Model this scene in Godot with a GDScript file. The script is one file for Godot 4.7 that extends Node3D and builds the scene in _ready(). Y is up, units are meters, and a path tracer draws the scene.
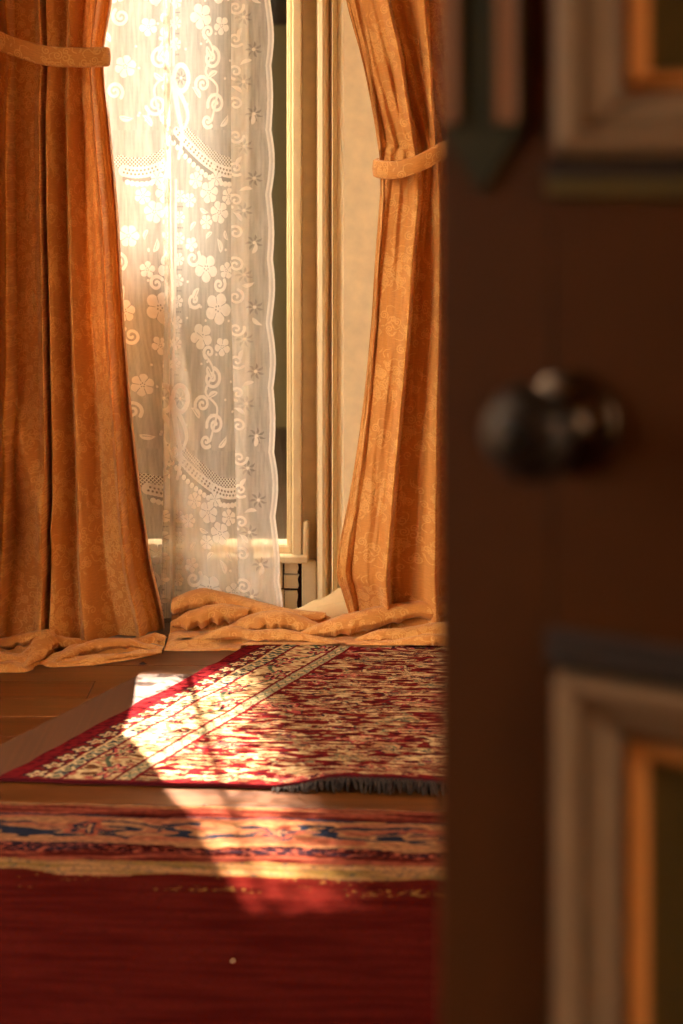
extends Node3D
# A sunlit corner with a tall window, lace and gold damask curtains, two rugs, seen past an open painted door.
# Camera measures: focal length in pixels, picture centre, row of the horizon, eye height.
const F := 1800.0
const CX := 341.5
const YH := 165.0
const EYE := 1.05

var rng := RandomNumberGenerator.new()
var M := {}
var taken := {}

# ------------------------------------------------------------------ measuring
func X(px: float, d: float) -> float:
	return (px - CX) * d / F

func Y(py: float, d: float) -> float:
	return EYE - (py - YH) * d / F

# ------------------------------------------------------------------ nodes
func numbered(called: String) -> String:
	if not taken.has(called):
		taken[called] = 0
		return called
	taken[called] += 1
	return "%s_%03d" % [called, taken[called]]

func thing(called: String, label: String, category: String, at := Vector3.ZERO, group := "") -> Node3D:
	var o := Node3D.new()
	o.name = numbered(called)
	add_child(o)
	o.position = at
	o.set_meta("label", label)
	o.set_meta("category", category)
	if group: o.set_meta("group", group)
	return o

func tag(o: Node, label: String, category: String, group := "") -> Node:
	o.set_meta("label", label)
	o.set_meta("category", category)
	if group: o.set_meta("group", group)
	return o

func obj(called: String, mesh: Mesh, m: Material, parent: Node = self) -> MeshInstance3D:
	var o := MeshInstance3D.new()
	o.name = numbered(called) if parent == self else called
	o.mesh = mesh
	o.material_override = m
	parent.add_child(o, true)
	return o

func struct(called: String) -> Node3D:
	var o := Node3D.new()
	o.name = called
	add_child(o)
	o.set_meta("kind", "structure")
	return o

# ------------------------------------------------------------------ shapes
func stool() -> SurfaceTool:
	var st := SurfaceTool.new()
	st.begin(Mesh.PRIMITIVE_TRIANGLES)
	st.set_smooth_group(-1)
	return st

func done(st: SurfaceTool) -> ArrayMesh:
	st.generate_normals()
	return st.commit()

func tri(st: SurfaceTool, a: Vector3, b: Vector3, c: Vector3, out: Vector3) -> void:
	var n := (c - a).cross(b - a)
	var l := [a, b, c] if n.dot(out) >= 0.0 else [a, c, b]
	for p in l:
		st.set_uv(Vector2(p.x, p.y))
		st.add_vertex(p)

func quad(st: SurfaceTool, a: Vector3, b: Vector3, c: Vector3, d: Vector3, out: Vector3) -> void:
	tri(st, a, b, c, out)
	tri(st, a, c, d, out)

# a box with chamfered edges
func cbox(st: SurfaceTool, lo: Vector3, hi: Vector3, e := 0.002) -> void:
	var c := (lo + hi) / 2.0
	var h := (hi - lo) / 2.0
	e = minf(e, minf(h.x, minf(h.y, h.z)) * 0.6)
	var v := func(sx: int, sy: int, sz: int, ax: int) -> Vector3:
		var q := Vector3(sx * h.x, sy * h.y, sz * h.z)
		var k := Vector3(sx, sy, sz) * e
		k[ax] = 0.0
		return c + q - k
	for ax in 3:
		var b1 := (ax + 1) % 3
		var b2 := (ax + 2) % 3
		for s in [-1, 1]:
			var g := []
			for t in [[-1, -1], [1, -1], [1, 1], [-1, 1]]:
				var sg := [0, 0, 0]
				sg[ax] = s
				sg[b1] = t[0]
				sg[b2] = t[1]
				g.append(v.call(sg[0], sg[1], sg[2], ax))
			var o := Vector3.ZERO
			o[ax] = s
			quad(st, g[0], g[1], g[2], g[3], o)
		for s in [-1, 1]:
			for t in [-1, 1]:
				var p := []
				for w in [-1, 1]:
					var sg := [0, 0, 0]
					sg[ax] = w
					sg[b1] = s
					sg[b2] = t
					p.append(v.call(sg[0], sg[1], sg[2], b1))
					p.append(v.call(sg[0], sg[1], sg[2], b2))
				var o := Vector3.ZERO
				o[b1] = s
				o[b2] = t
				quad(st, p[0], p[1], p[3], p[2], o)
	for sx in [-1, 1]:
		for sy in [-1, 1]:
			for sz in [-1, 1]:
				tri(st, v.call(sx, sy, sz, 0), v.call(sx, sy, sz, 1), v.call(sx, sy, sz, 2), Vector3(sx, sy, sz))

func box_mesh(lo: Vector3, hi: Vector3, e := 0.002) -> ArrayMesh:
	var st := stool()
	cbox(st, lo, hi, e)
	return done(st)

# smooth grid of points; pts[j][i], uv the same
func grid_mesh(pts: PackedVector3Array, uvs: PackedVector2Array, nu: int, nv: int, flip := false, keep := PackedByteArray()) -> ArrayMesh:
	var nor := PackedVector3Array()
	nor.resize(pts.size())
	for j in nv:
		for i in nu:
			var a := pts[j * nu + mini(i + 1, nu - 1)] - pts[j * nu + maxi(i - 1, 0)]
			var b := pts[mini(j + 1, nv - 1) * nu + i] - pts[maxi(j - 1, 0) * nu + i]
			var n := b.cross(a).normalized()
			nor[j * nu + i] = -n if flip else n
	var idx := PackedInt32Array()
	for j in nv - 1:
		for i in nu - 1:
			var a := j * nu + i
			if keep.size() and not (keep[a] or keep[a + 1] or keep[a + nu] or keep[a + nu + 1]):
				continue
			if flip:
				idx.append_array([a, a + nu, a + 1, a + 1, a + nu, a + nu + 1])
			else:
				idx.append_array([a, a + 1, a + nu, a + 1, a + nu + 1, a + nu])
	var arr := []
	arr.resize(Mesh.ARRAY_MAX)
	arr[Mesh.ARRAY_VERTEX] = pts
	arr[Mesh.ARRAY_NORMAL] = nor
	arr[Mesh.ARRAY_TEX_UV] = uvs
	arr[Mesh.ARRAY_INDEX] = idx
	var m := ArrayMesh.new()
	m.add_surface_from_arrays(Mesh.PRIMITIVE_TRIANGLES, arr)
	return m

# a turned shape about the local z axis: prof is [radius, z] pairs
func lathe(prof: Array, seg := 40, squash := 1.0) -> ArrayMesh:
	var pts := PackedVector3Array()
	var uvs := PackedVector2Array()
	for j in prof.size():
		for i in seg + 1:
			var t := TAU * i / seg
			pts.append(Vector3(cos(t) * prof[j][0], sin(t) * prof[j][0] * squash, prof[j][1]))
			uvs.append(Vector2(float(i) / seg, float(j) / prof.size()))
	return grid_mesh(pts, uvs, seg + 1, prof.size(), true)

# a mitred frame round a rectangle; prof is [inset, height] pairs, seen towards +z
func ring(x0: float, y0: float, x1: float, y1: float, prof: Array) -> ArrayMesh:
	var st := stool()
	for k in prof.size() - 1:
		var a: Array = prof[k]
		var b: Array = prof[k + 1]
		var ca := [Vector3(x0 + a[0], y0 + a[0], a[1]), Vector3(x1 - a[0], y0 + a[0], a[1]), Vector3(x1 - a[0], y1 - a[0], a[1]), Vector3(x0 + a[0], y1 - a[0], a[1])]
		var cb := [Vector3(x0 + b[0], y0 + b[0], b[1]), Vector3(x1 - b[0], y0 + b[0], b[1]), Vector3(x1 - b[0], y1 - b[0], b[1]), Vector3(x0 + b[0], y1 - b[0], b[1])]
		var ins := [Vector3(0, 1, 0), Vector3(-1, 0, 0), Vector3(0, -1, 0), Vector3(1, 0, 0)]
		for s in 4:
			var t := (s + 1) % 4
			var slope: float = b[1] - a[1]
			var run: float = b[0] - a[0]
			var out: Vector3 = (Vector3(0, 0, 1) * run - ins[s] * slope).normalized()
			if out == Vector3.ZERO: out = Vector3(0, 0, 1)
			quad(st, ca[s], ca[t], cb[t], cb[s], out)
	return done(st)

# ------------------------------------------------------------------ textures
func noise(seed_: int, freq: float, octaves := 3, type := FastNoiseLite.TYPE_SIMPLEX_SMOOTH) -> FastNoiseLite:
	var n := FastNoiseLite.new()
	n.seed = seed_
	n.noise_type = type
	n.frequency = freq
	n.fractal_octaves = octaves
	return n

func picture(w: int, h: int, data: PackedByteArray) -> ImageTexture:
	return ImageTexture.create_from_image(Image.create_from_data(w, h, false, Image.FORMAT_RGBA8, data))

# a drawing board of grey values for fabric patterns, which wraps round at its sides
var board := PackedFloat32Array()
var bw := 0
var bh := 0

func board_new(w: int, h: int, v: float) -> void:
	bw = w
	bh = h
	board = PackedFloat32Array()
	board.resize(w * h)
	board.fill(v)

func disc(x: float, y: float, r: float, v: float) -> void:
	var r2 := r * r
	for j in range(int(floor(y - r)), int(ceil(y + r)) + 1):
		var row := posmod(j, bh) * bw
		var dy := j - y
		for i in range(int(floor(x - r)), int(ceil(x + r)) + 1):
			var dx := i - x
			if dx * dx + dy * dy <= r2:
				board[row + posmod(i, bw)] = v

func stroke(p: Array, r0: float, r1: float, v: float) -> void:
	# a smooth line through the points, tapering from r0 to r1
	var n := p.size()
	for k in n - 1:
		var a: Vector2 = p[maxi(k - 1, 0)]
		var b: Vector2 = p[k]
		var c: Vector2 = p[k + 1]
		var d: Vector2 = p[mini(k + 2, n - 1)]
		var steps := maxi(2, int(b.distance_to(c) / maxf(1.0, minf(r0, r1) * 0.7)))
		for s in steps + 1:
			var t := float(s) / steps
			var q := b.cubic_interpolate(c, a, d, t)
			disc(q.x, q.y, lerpf(r0, r1, (k + t) / (n - 1)), v)

func scroll(x: float, y: float, r: float, turns: float, start: float, w: float, v: float, way := 1.0) -> void:
	var p := []
	var n := int(14 * turns) + 3
	for k in n:
		var t := float(k) / (n - 1)
		var ang := start + way * TAU * turns * t
		p.append(Vector2(x, y) + Vector2(cos(ang), sin(ang)) * r * (1.0 - 0.85 * t))
	stroke(p, w, w * 0.7, v)

func leaf(x: float, y: float, ang: float, l: float, w: float, v: float, vein := -1.0) -> void:
	var dirn := Vector2(cos(ang), sin(ang))
	var side := Vector2(-dirn.y, dirn.x)
	var n := int(l)
	for k in n + 1:
		var t := float(k) / n
		var q := Vector2(x, y) + dirn * l * t + side * sin(t * PI) * w * 0.35
		disc(q.x, q.y, maxf(0.8, w * sin(PI * pow(t, 0.8)) * 0.5), v)
	if vein >= 0.0:
		stroke([Vector2(x, y) + dirn * l * 0.2 + side * w * 0.15, Vector2(x, y) + dirn * l * 0.8 + side * w * 0.2], 1.1, 0.8, vein)

func flower(x: float, y: float, r: float, petals: int, v: float, dark: float, turn := 0.0) -> void:
	for k in petals:
		var a := turn + TAU * k / petals
		disc(x + cos(a) * r * 0.62, y + sin(a) * r * 0.62, r * 0.40, v)
	for k in petals:
		var a := turn + TAU * (k + 0.5) / petals
		stroke([Vector2(x + cos(a) * r * 0.35, y + sin(a) * r * 0.35), Vector2(x + cos(a) * r * 0.85, y + sin(a) * r * 0.85)], 1.0, 1.2, dark)
	disc(x, y, r * 0.3, v)
	for k in 5:
		var a := turn + TAU * k / 5
		disc(x + cos(a) * r * 0.17, y + sin(a) * r * 0.17, maxf(1.0, r * 0.06), dark)

func eyelet(x: float, y: float, r: float, v: float, hole: float) -> void:
	for k in 7:
		var a := TAU * k / 7 + 0.3
		leaf(x + cos(a) * r * 0.3, y + sin(a) * r * 0.3, a, r * 0.7, r * 0.28, hole)
	disc(x, y, r * 0.2, v)

# lace: 1024 by 1024 for 0.79 m across and one repeat of 0.73 m down; board holds the cover of thread
func lace_texture() -> ImageTexture:
	var ground := 0.50
	var full := 0.96
	var hole := 0.22
	board_new(1024, 1024, ground)
	var kx := 1024.0 / 346.0
	var ky := 1024.0 / 320.0
	# u is measured along the cloth in the picture's pixels, y in rows counted from 130
	var P := func(u: float, y: float) -> Vector2: return Vector2(u * kx, (y - 130.0) * ky)
	for side in 2:
		var m := func(u: float) -> float: return (154.0 + u) if side == 0 else (150.0 - u) # mirrored about the bow
		var mm := 1.0 if side == 0 else -1.0
		# swag: open net band over a beaded band over scallops
		var arc := []
		for k in 15:
			var t := k / 14.0
			arc.append(Vector2(8.0 + 92.0 * t, 122.0 + 46.0 * sin(t * PI * 0.55) - 6.0 * t * t))
		var net := []
		var bead := []
		var lowr := []
		for q in arc:
			net.append(P.call(m.call(q.x), q.y))
			bead.append(P.call(m.call(q.x - 4.0), q.y + 9.0))
			lowr.append(P.call(m.call(q.x - 8.0), q.y + 17.0))
		stroke(net, 10.0, 22.0, 0.16)
		stroke(lowr, 14.0, 17.0, 0.3)
		stroke(bead, 15.0, 19.0, 0.93)
		for k in 44:
			var t := k / 43.0 * (bead.size() - 1)
			var b: Vector2 = bead[int(t)].lerp(bead[mini(int(t) + 1, bead.size() - 1)], t - int(t))
			disc(b.x, b.y + (6 if k % 2 else -6), 3.6, 0.25)
		for k in 18:
			var t := k / 17.0 * (lowr.size() - 1)
			var b: Vector2 = lowr[int(t)].lerp(lowr[mini(int(t) + 1, lowr.size() - 1)], t - int(t))
			disc(b.x, b.y + 12, 9.0, full)
		# clusters under the swag
		for f in [[30, 180, 9], [48, 192, 12], [22, 200, 8], [62, 212, 12], [44, 222, 8], [75, 196, 9], [58, 178, 8]]:
			var c: Vector2 = P.call(m.call(f[0]), f[1])
			flower(c.x, c.y, f[2] * 3.0, 6, full, 0.35, f[0])
		for f in [[36, 208, 0.4], [52, 232, 2.4], [70, 230, 1.2], [30, 222, 2.2]]:
			var c: Vector2 = P.call(m.call(f[0]), f[1])
			leaf(c.x, c.y, f[2] if side == 0 else PI - f[2], 34, 14, 0.93, 0.4)
		# sprays of scrolls and blossoms
		for f in [[44, 268, 15], [60, 308, 17], [38, 336, 14], [66, 346, 10], [72, 270, 9], [24, 244, 8]]:
			var c: Vector2 = P.call(m.call(f[0]), f[1])
			flower(c.x, c.y, f[2] * 3.0, 5, full, 0.4, f[1])
		for f in [[26, 258, 9, 1.2], [62, 284, 8, 1.3], [28, 300, 8, 1.2], [52, 378, 11, 1.5], [40, 404, 9, 1.4], [58, 424, 11, 1.5], [46, 441, 7, 1.2], [54, 36 + 130, 1, 1], [48, 352, 7, 1.2]]:
			var c: Vector2 = P.call(m.call(f[0]), f[1])
			scroll(c.x, c.y, f[2] * 3.2, f[3], f[0] * 0.7, 6.2, 0.96, mm)
		stroke([P.call(m.call(40), 352), P.call(m.call(54), 370), P.call(m.call(44), 392), P.call(m.call(60), 408), P.call(m.call(52), 440)], 4.0, 4.5, 0.94)
		for f in [[46, 366, 1.0], [60, 392, 2.6], [36, 418, 4.0], [64, 446, 5.4], [34, 288, 2.0], [64, 252, 4.4], [30, 330, 0.6]]:
			var c: Vector2 = P.call(m.call(f[0]), f[1])
			leaf(c.x, c.y, f[2] if side == 0 else PI - f[2], 46, 19, 0.95, 0.45)
		for k in 9:
			var c: Vector2 = P.call(m.call(92.0 + 9.0 * (k % 2) + 4.0 * (k % 3)), 236.0 + k * 25.0)
			if k % 3 == 0: flower(c.x, c.y, 36.0, 6, full, 0.38, k)
			elif k % 3 == 1: scroll(c.x, c.y, 30.0, 1.5, k, 6.0, 0.96, mm)
			else: leaf(c.x, c.y, 0.8 * k, 48, 18, 0.95, 0.45)
		# little dots in the ground
		for k in 26:
			var c: Vector2 = P.call(m.call(rng.randf_range(16, 84)), rng.randf_range(240, 450))
			disc(c.x, c.y, 4.5, 0.9)
		# rosette chain beside the bow line
		for k in 9:
			var yy := 196.0 + k * 21.0
			var c: Vector2 = P.call(m.call(9.0 - k * 0.6), yy)
			flower(c.x, c.y, 21.0, 6, 0.93, 0.25, k)
			var d: Vector2 = P.call(m.call(9.0 - k * 0.6), yy + 10.5)
			for q in 4:
				disc(d.x + (q - 1.5) * 7, d.y, 3.0, 0.28)
		stroke([P.call(m.call(3), 180), P.call(m.call(2), 280), P.call(m.call(1), 385)], 5.0, 5.0, 0.93)
		# bow: loop and tail
		var l0: Vector2 = P.call(m.call(1), 404)
		var loop := []
		for k in 13:
			var t := TAU * k / 12.0
			loop.append(P.call(m.call(11.0 - 10.0 * cos(t)), 398.0 + 13.0 * sin(t)))
		stroke(loop, 9.0, 9.0, full)
		var e: Vector2 = P.call(m.call(11), 398)
		eyelet(e.x, e.y, 24.0, full, 0.3)
		stroke([l0, P.call(m.call(6), 430), P.call(m.call(12), 455), P.call(m.call(7), 478)], 12.0, 6.0, full)
		stroke([l0, P.call(m.call(14), 420), P.call(m.call(20), 436), P.call(m.call(15), 448)], 10.0, 5.0, full)
		disc(l0.x, l0.y, 14.0, full)
	# plain border with sprigs, scalloped braid at the very edge
	for k in 10:
		var c: Vector2 = P.call(318.0 + (4 if k % 2 else -6), 130 + 16 + k * 32.0)
		eyelet(c.x, c.y, 26.0, full, 0.3)
		leaf(c.x - 6, c.y + 34, 2.0 + k, 36, 13, 0.95)
		var s: Vector2 = P.call(304.0, 130 + 6 + k * 32.0)
		scroll(s.x, s.y, 24.0, 1.3, k, 4.5, 0.95)
	for j in 1024:
		var w := 339.0 + 2.6 * absf(sin(PI * j / 204.8)) + 0.7 * sin(TAU * j / 341.33)
		for i in range(int((w - 7.0) * kx), 1024):
			var u := i / kx
			if u > w: board[j * bw + i] = 0.0
			elif u > w - 2.0: board[j * bw + i] = 0.98
			elif u > w - 4.0: board[j * bw + i] = 0.7
			elif u > w - 6.0: board[j * bw + i] = 0.9
	var grain := noise(5, 0.02, 3)
	var data := PackedByteArray()
	data.resize(1024 * 1024 * 4)
	for j in 1024:
		for i in 1024:
			var v := board[j * bw + i]
			if v > 0.1 and v < 0.2: # open net of the swag: a diagonal mesh
				var a := posmod(i + j, 12)
				var b := posmod(i - j, 12)
				v = 0.92 if a < 4 or b < 4 else 0.1
			elif v > 0.48 and v < 0.52: # fine tulle
				v += (0.07 if (i % 4) < 2 else -0.07) + (0.05 if (j % 4) < 2 else -0.05) + 0.14 * grain.get_noise_2d(i * 3.0, j * 0.35)
			elif v > 0.8:
				v += 0.05 * grain.get_noise_2d(i * 2.0, j * 2.0) - (0.05 if (i + j) % 5 == 0 else 0.0)
			var o := (j * 1024 + i) * 4
			data[o] = 248
			data[o + 1] = 242
			data[o + 2] = 231
			data[o + 3] = int(clampf(v, 0.0, 1.0) * 255.0)
	return picture(1024, 1024, data)

# damask: scrolls of lighter satin on an orange-gold ground, one repeat of 0.36 m
func damask_texture() -> Array:
	board_new(1024, 1024, 0.0)
	for k in 13:
		var c := Vector2(rng.randf() * 1024, rng.randf() * 1024) if k > 5 else Vector2(170 + 340 * (k % 3), 250 + 512 * (k / 3))
		flower(c.x, c.y, rng.randf_range(34, 50), 7, 1.0, 0.0, rng.randf() * 6.0)
		for q in 24:
			var a := rng.randf() * TAU
			var r := rng.randf_range(50, 170)
			var p := c + Vector2(cos(a), sin(a) * 1.3) * r
			match q % 3:
				0: scroll(p.x, p.y, rng.randf_range(26, 44), rng.randf_range(1.2, 1.8), rng.randf() * TAU, 6.5, 1.0, 1.0 if q % 2 else -1.0)
				1: leaf(p.x, p.y, rng.randf() * TAU, rng.randf_range(36, 60), rng.randf_range(14, 20), 1.0, 0.2)
				2: stroke([p, p + Vector2(30, -24).rotated(a), p + Vector2(64, -8).rotated(a), p + Vector2(84, 30).rotated(a)], 6.0, 3.0, 1.0)
	var slub := noise(11, 0.03, 3)
	var data := PackedByteArray()
	data.resize(1024 * 1024 * 4)
	var bump := PackedByteArray()
	bump.resize(1024 * 1024 * 4)
	var base := Vector3(192, 124, 56)
	var lite := Vector3(220, 164, 94)
	for j in 1024:
		for i in 1024:
			var v := board[j * bw + i] * 0.6
			var w := 0.10 * slub.get_noise_2d(i * 0.4, j * 3.0) + 0.05 * slub.get_noise_2d(i * 4.0, j * 0.3) + (0.03 if (i + j * 2) % 6 < 3 else -0.03)
			var c := base.lerp(lite, clampf(v + w * 0.8, 0, 1)) * (1.0 + 0.6 * w)
			var o := (j * 1024 + i) * 4
			data[o] = clampi(int(c.x), 0, 255)
			data[o + 1] = clampi(int(c.y), 0, 255)
			data[o + 2] = clampi(int(c.z), 0, 255)
			data[o + 3] = 255
			var b := clampi(int(110 + 90 * v + 200 * w), 0, 255)
			bump[o] = b
			bump[o + 1] = b
			bump[o + 2] = b
			bump[o + 3] = 255
	return [picture(1024, 1024, data), picture(1024, 1024, bump)]

# knotted rug pieces: each knot picks one dyed wool
const WOOL := {
	"red": Vector3(92, 21, 23), "deep": Vector3(66, 11, 18), "cream": Vector3(171, 141, 102), "tan": Vector3(149, 109, 74), "pink": Vector3(152, 67, 61),
	"navy": Vector3(32, 32, 42), "green": Vector3(74, 78, 58), "brown": Vector3(83, 50, 32), "grey": Vector3(112, 106, 86),
}

func petal(fx: float, fy: float, n: int, turn: float) -> float:
	# how deep inside a blossom of radius one
	var r := sqrt(fx * fx + fy * fy)
	var a := atan2(fy, fx) + turn
	return 0.78 + 0.22 * cos(a * n) - r

func persian_texture() -> ImageTexture:
	# 1.60 m along the front, 1.05 m deep; stripes run along the left side
	var w := 1400
	var h := 900
	var warp := noise(21, 0.012, 2)
	var spot := noise(22, 0.05, 2)
	var fine := noise(23, 0.11, 2)
	var streak := noise(24, 0.06, 2)
	var data := PackedByteArray()
	data.resize(w * h * 4)
	for j in h:
		for i in w:
			var a := i * 1.60 / w
			var b := (h - 1 - j) * 1.05 / h
			var wv := warp.get_noise_2d(i * 1.4, j * 1.4)
			var wu := warp.get_noise_2d(i * 1.4 + 900, j * 1.4)
			var s := spot.get_noise_2d(i * 0.5, j * 1.1)
			var f := fine.get_noise_2d(i * 0.42, j * 1.1)
			var k := "red"
			var e := a + 0.0015 * f
			if b < 0.007: k = "red" if f > -0.35 else "deep"
			elif e < 0.030: k = "red" if f > -0.3 else "deep"
			elif e < 0.033: k = "deep"
			elif e < 0.073:
				# reciprocal leaves, cream on red
				var t := fposmod(b, 0.046) / 0.046 - 0.5
				var q := (e - 0.053) / 0.02
				var d := petal(t * 2.2, q * 1.05, 5, 0.6)
				k = "cream" if d > 0.12 else ("navy" if d > -0.08 else ("red" if f > -0.2 else "brown"))
				if d > 0.55: k = "red"
			elif e < 0.079: k = "cream" if f > -0.3 else "tan"
			elif e < 0.103:
				var t := fposmod(b, 0.034) / 0.034 - 0.5
				var q := (e - 0.091) / 0.012
				var d := absf(t) * 2.0 + absf(q) * 0.7
				k = "green" if d < 0.45 else ("cream" if d < 0.85 else ("grey" if f > 0 else "navy"))
			elif e < 0.109: k = "red" if f > -0.4 else "pink"
			elif e < 0.190:
				# wide cream border with vine and blossoms
				var cellb := 0.105
				var t := fposmod(b + 0.01 * wv, cellb) / cellb - 0.5
				var q := (e - 0.150) / 0.040
				var vine := absf(q - 0.62 * sin(TAU * (b + 0.03) / (cellb * 2.0)))
				var d := petal(t * 2.9, (q - 0.45 * sin(floor((b + 0.01 * wv) / cellb) * PI + 1.57)) * 1.7, 6, 0.3)
				k = "cream" if s > -0.25 else "tan"
				if vine < 0.10: k = "green"
				elif s > 0.30: k = "brown"
				elif s < -0.45: k = "pink"
				if d > -0.07: k = "navy"
				if d > 0.06: k = "pink" if s > 0 else "red"
				if d > 0.38: k = "cream"
				if d > 0.58: k = "green"
			elif e < 0.196: k = "red"
			elif e < 0.222:
				var t := fposmod(b, 0.03) / 0.03 - 0.5
				var q := (e - 0.209) / 0.013
				var d := petal(t * 2.2, q * 1.0, 4, 0.0)
				k = "cream" if d > 0.25 else ("green" if d > -0.02 else ("grey" if f > -0.1 else "cream"))
			elif e < 0.229: k = "red" if f > -0.5 else "deep"
			else:
				# field of blossoms and leaves on red
				var cx := 0.15
				var cy := 0.060
				var px := a + 0.05 * wv
				var py := b + 0.020 * wu
				var row := floori(py / cy)
				var qx := fposmod(px + (row % 2) * cx * 0.5, cx) / cx - 0.5
				var col := floori((px + (row % 2) * cx * 0.5) / cx)
				var qy := fposmod(py, cy) / cy - 0.5
				var d := petal(qx * 2.35, qy * 2.35, 5 + posmod(col * 3 + row, 3), col * 1.3 + row)
				var kind := posmod(col * 5 + row * 3, 4)
				k = "red" if s > -0.38 else "deep"
				if s > 0.22: k = "tan"
				if s > 0.36: k = "green" if f > 0 else "cream"
				if d > -0.10: k = "navy" if f > -0.2 else "brown"
				if d > 0.0: k = ["cream", "tan", "cream", "pink"][kind]
				if d > 0.30: k = ["red", "green", "brown", "cream"][kind]
				if d > 0.46: k = ["tan", "cream", "pink", "red"][kind]
				if d > 0.62: k = "navy"
				var q2 := streak.get_noise_2d(i * 0.16, j * 1.2)
				if q2 > 0.34: k = "cream" if s > -0.1 else "tan"
				elif q2 < -0.36: k = "red" if s > -0.2 else "deep"
				elif absf(q2 - 0.12) < 0.035: k = "brown"
			var c: Vector3 = WOOL[k] * (1.0 + 0.22 * f + 0.10 * s)
			var o := (j * w + i) * 4
			data[o] = clampi(int(c.x), 0, 255)
			data[o + 1] = clampi(int(c.y), 0, 255)
			data[o + 2] = clampi(int(c.z), 0, 255)
			data[o + 3] = 255
	return picture(w, h, data)

func crimson_texture() -> ImageTexture:
	# 2.0 m along the far edge, 1.5 m deep towards the viewer; borders along the far edge
	var w := 1600
	var h := 1200
	var warp := noise(31, 0.006, 3)
	var fine := noise(33, 0.10, 2)
	var streak := noise(34, 0.02, 3)
	var data := PackedByteArray()
	data.resize(w * h * 4)
	var red := Vector3(66, 17, 12)
	var deep := Vector3(46, 8, 6)
	var tan_ := Vector3(120, 80, 52)
	var rose := Vector3(104, 50, 36)
	var navy := Vector3(28, 29, 38)
	var olive := Vector3(98, 72, 36)
	for j in h:
		for i in w:
			var a := i * 2.0 / w
			var b := j * 1.5 / h
			var wv := warp.get_noise_2d(i * 0.8, j * 2.2)
			var f := fine.get_noise_2d(i * 0.7, j * 1.3)
			var s := streak.get_noise_2d(i * 0.25, j * 2.6)
			var e := b + 0.011 * s + 0.008 * wv
			var c := red
			if e < 0.014: c = tan_ * 0.9 if s > -0.1 else rose
			elif e < 0.05: c = rose.lerp(deep, clampf(0.4 - s, 0, 1))
			elif e < 0.058: c = navy if s > -0.3 else tan_
			elif e < 0.160:
				# running S leaves in navy on tan
				var q := (e - 0.109) / 0.051
				var ph := a / 0.30 * TAU + 3.2 * wv
				var wave := 0.55 * sin(ph)
				var d := absf(q - wave)
				var d2 := absf(q + 0.5 * sin(ph + 0.9) - 0.1 * cos(ph * 3.0))
				c = tan_.lerp(rose, clampf(0.35 + 1.2 * s + 0.5 * wv, 0, 1))
				if d < 0.17 + 0.10 * sin(ph * 2.0 + 1.0): c = navy
				elif d < 0.32 + 0.06 * sin(ph * 2.0): c = tan_
				elif d2 < 0.13 + 0.07 * cos(ph * 2.0): c = navy.lerp(rose, 0.15)
				var pt := petal((fposmod(a, 0.30) / 0.30 - 0.5) * 7.0, q * 1.6, 5, 0.0)
				if pt > 0.0: c = rose
				if pt > 0.3: c = navy
				if pt > 0.55: c = tan_
			elif e < 0.170: c = tan_
			elif e < 0.200: c = deep.lerp(navy, clampf(0.5 + 2.0 * s, 0, 1) * 0.7) if f < 0.25 else rose
			elif e < 0.232: c = rose.lerp(deep, clampf(0.5 + s * 2.0, 0, 1))
			elif e < 0.285 + 0.022 * wv + 0.02 * s:
				c = olive.lerp(tan_, clampf(0.4 + s * 2.0, 0, 1)) if f < 0.35 else navy.lerp(olive, 0.4)
			else:
				c = red.lerp(deep, clampf(0.4 + 1.1 * s + 0.5 * f, 0, 1))
				if e < 0.345 and f + wv > 0.62: c = olive
			c *= 1.0 + 0.24 * f + 0.12 * s
			var o := (j * w + i) * 4
			data[o] = clampi(int(c.x), 0, 255)
			data[o + 1] = clampi(int(c.y), 0, 255)
			data[o + 2] = clampi(int(c.z), 0, 255)
			data[o + 3] = 255
	return picture(w, h, data)

func wood_texture(seed_: int, dark: Vector3, lite: Vector3, w := 1024, h := 256) -> ImageTexture:
	var g := noise(seed_, 0.02, 4)
	var fine := noise(seed_ + 1, 0.15, 2)
	var data := PackedByteArray()
	data.resize(w * h * 4)
	for j in h:
		for i in w:
			var n := g.get_noise_2d(i * 0.10, j * 2.2 + 6.0 * g.get_noise_2d(i * 0.2, j * 0.3))
			var rings := 0.5 + 0.5 * sin((j * 0.16 + n * 9.0))
			var p := fine.get_noise_2d(i * 0.12, j * 4.0)
			var c := dark.lerp(lite, clampf(0.25 + 0.35 * rings + 0.5 * n, 0, 1)) * (1.0 + 0.25 * p)
			var o := (j * w + i) * 4
			data[o] = clampi(int(c.x), 0, 255)
			data[o + 1] = clampi(int(c.y), 0, 255)
			data[o + 2] = clampi(int(c.z), 0, 255)
			data[o + 3] = 255
	return picture(w, h, data)

func grain_texture(seed_: int, freq: float, low: float, high: float, octaves := 4) -> NoiseTexture2D:
	var t := NoiseTexture2D.new()
	t.width = 512
	t.height = 512
	t.seamless = true
	t.noise = noise(seed_, freq, octaves)
	var g := Gradient.new()
	g.set_color(0, Color(low, low, low))
	g.set_color(1, Color(high, high, high))
	t.color_ramp = g
	return t

func mat(called: String, c: Color, rough := 0.7, spec := 0.5) -> StandardMaterial3D:
	var m := StandardMaterial3D.new()
	m.resource_name = called
	m.albedo_color = c
	m.roughness = rough
	m.metallic_specular = spec
	return m

func rgb8(r: float, g: float, b: float) -> Color:
	return Color(r / 255.0, g / 255.0, b / 255.0)

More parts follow.
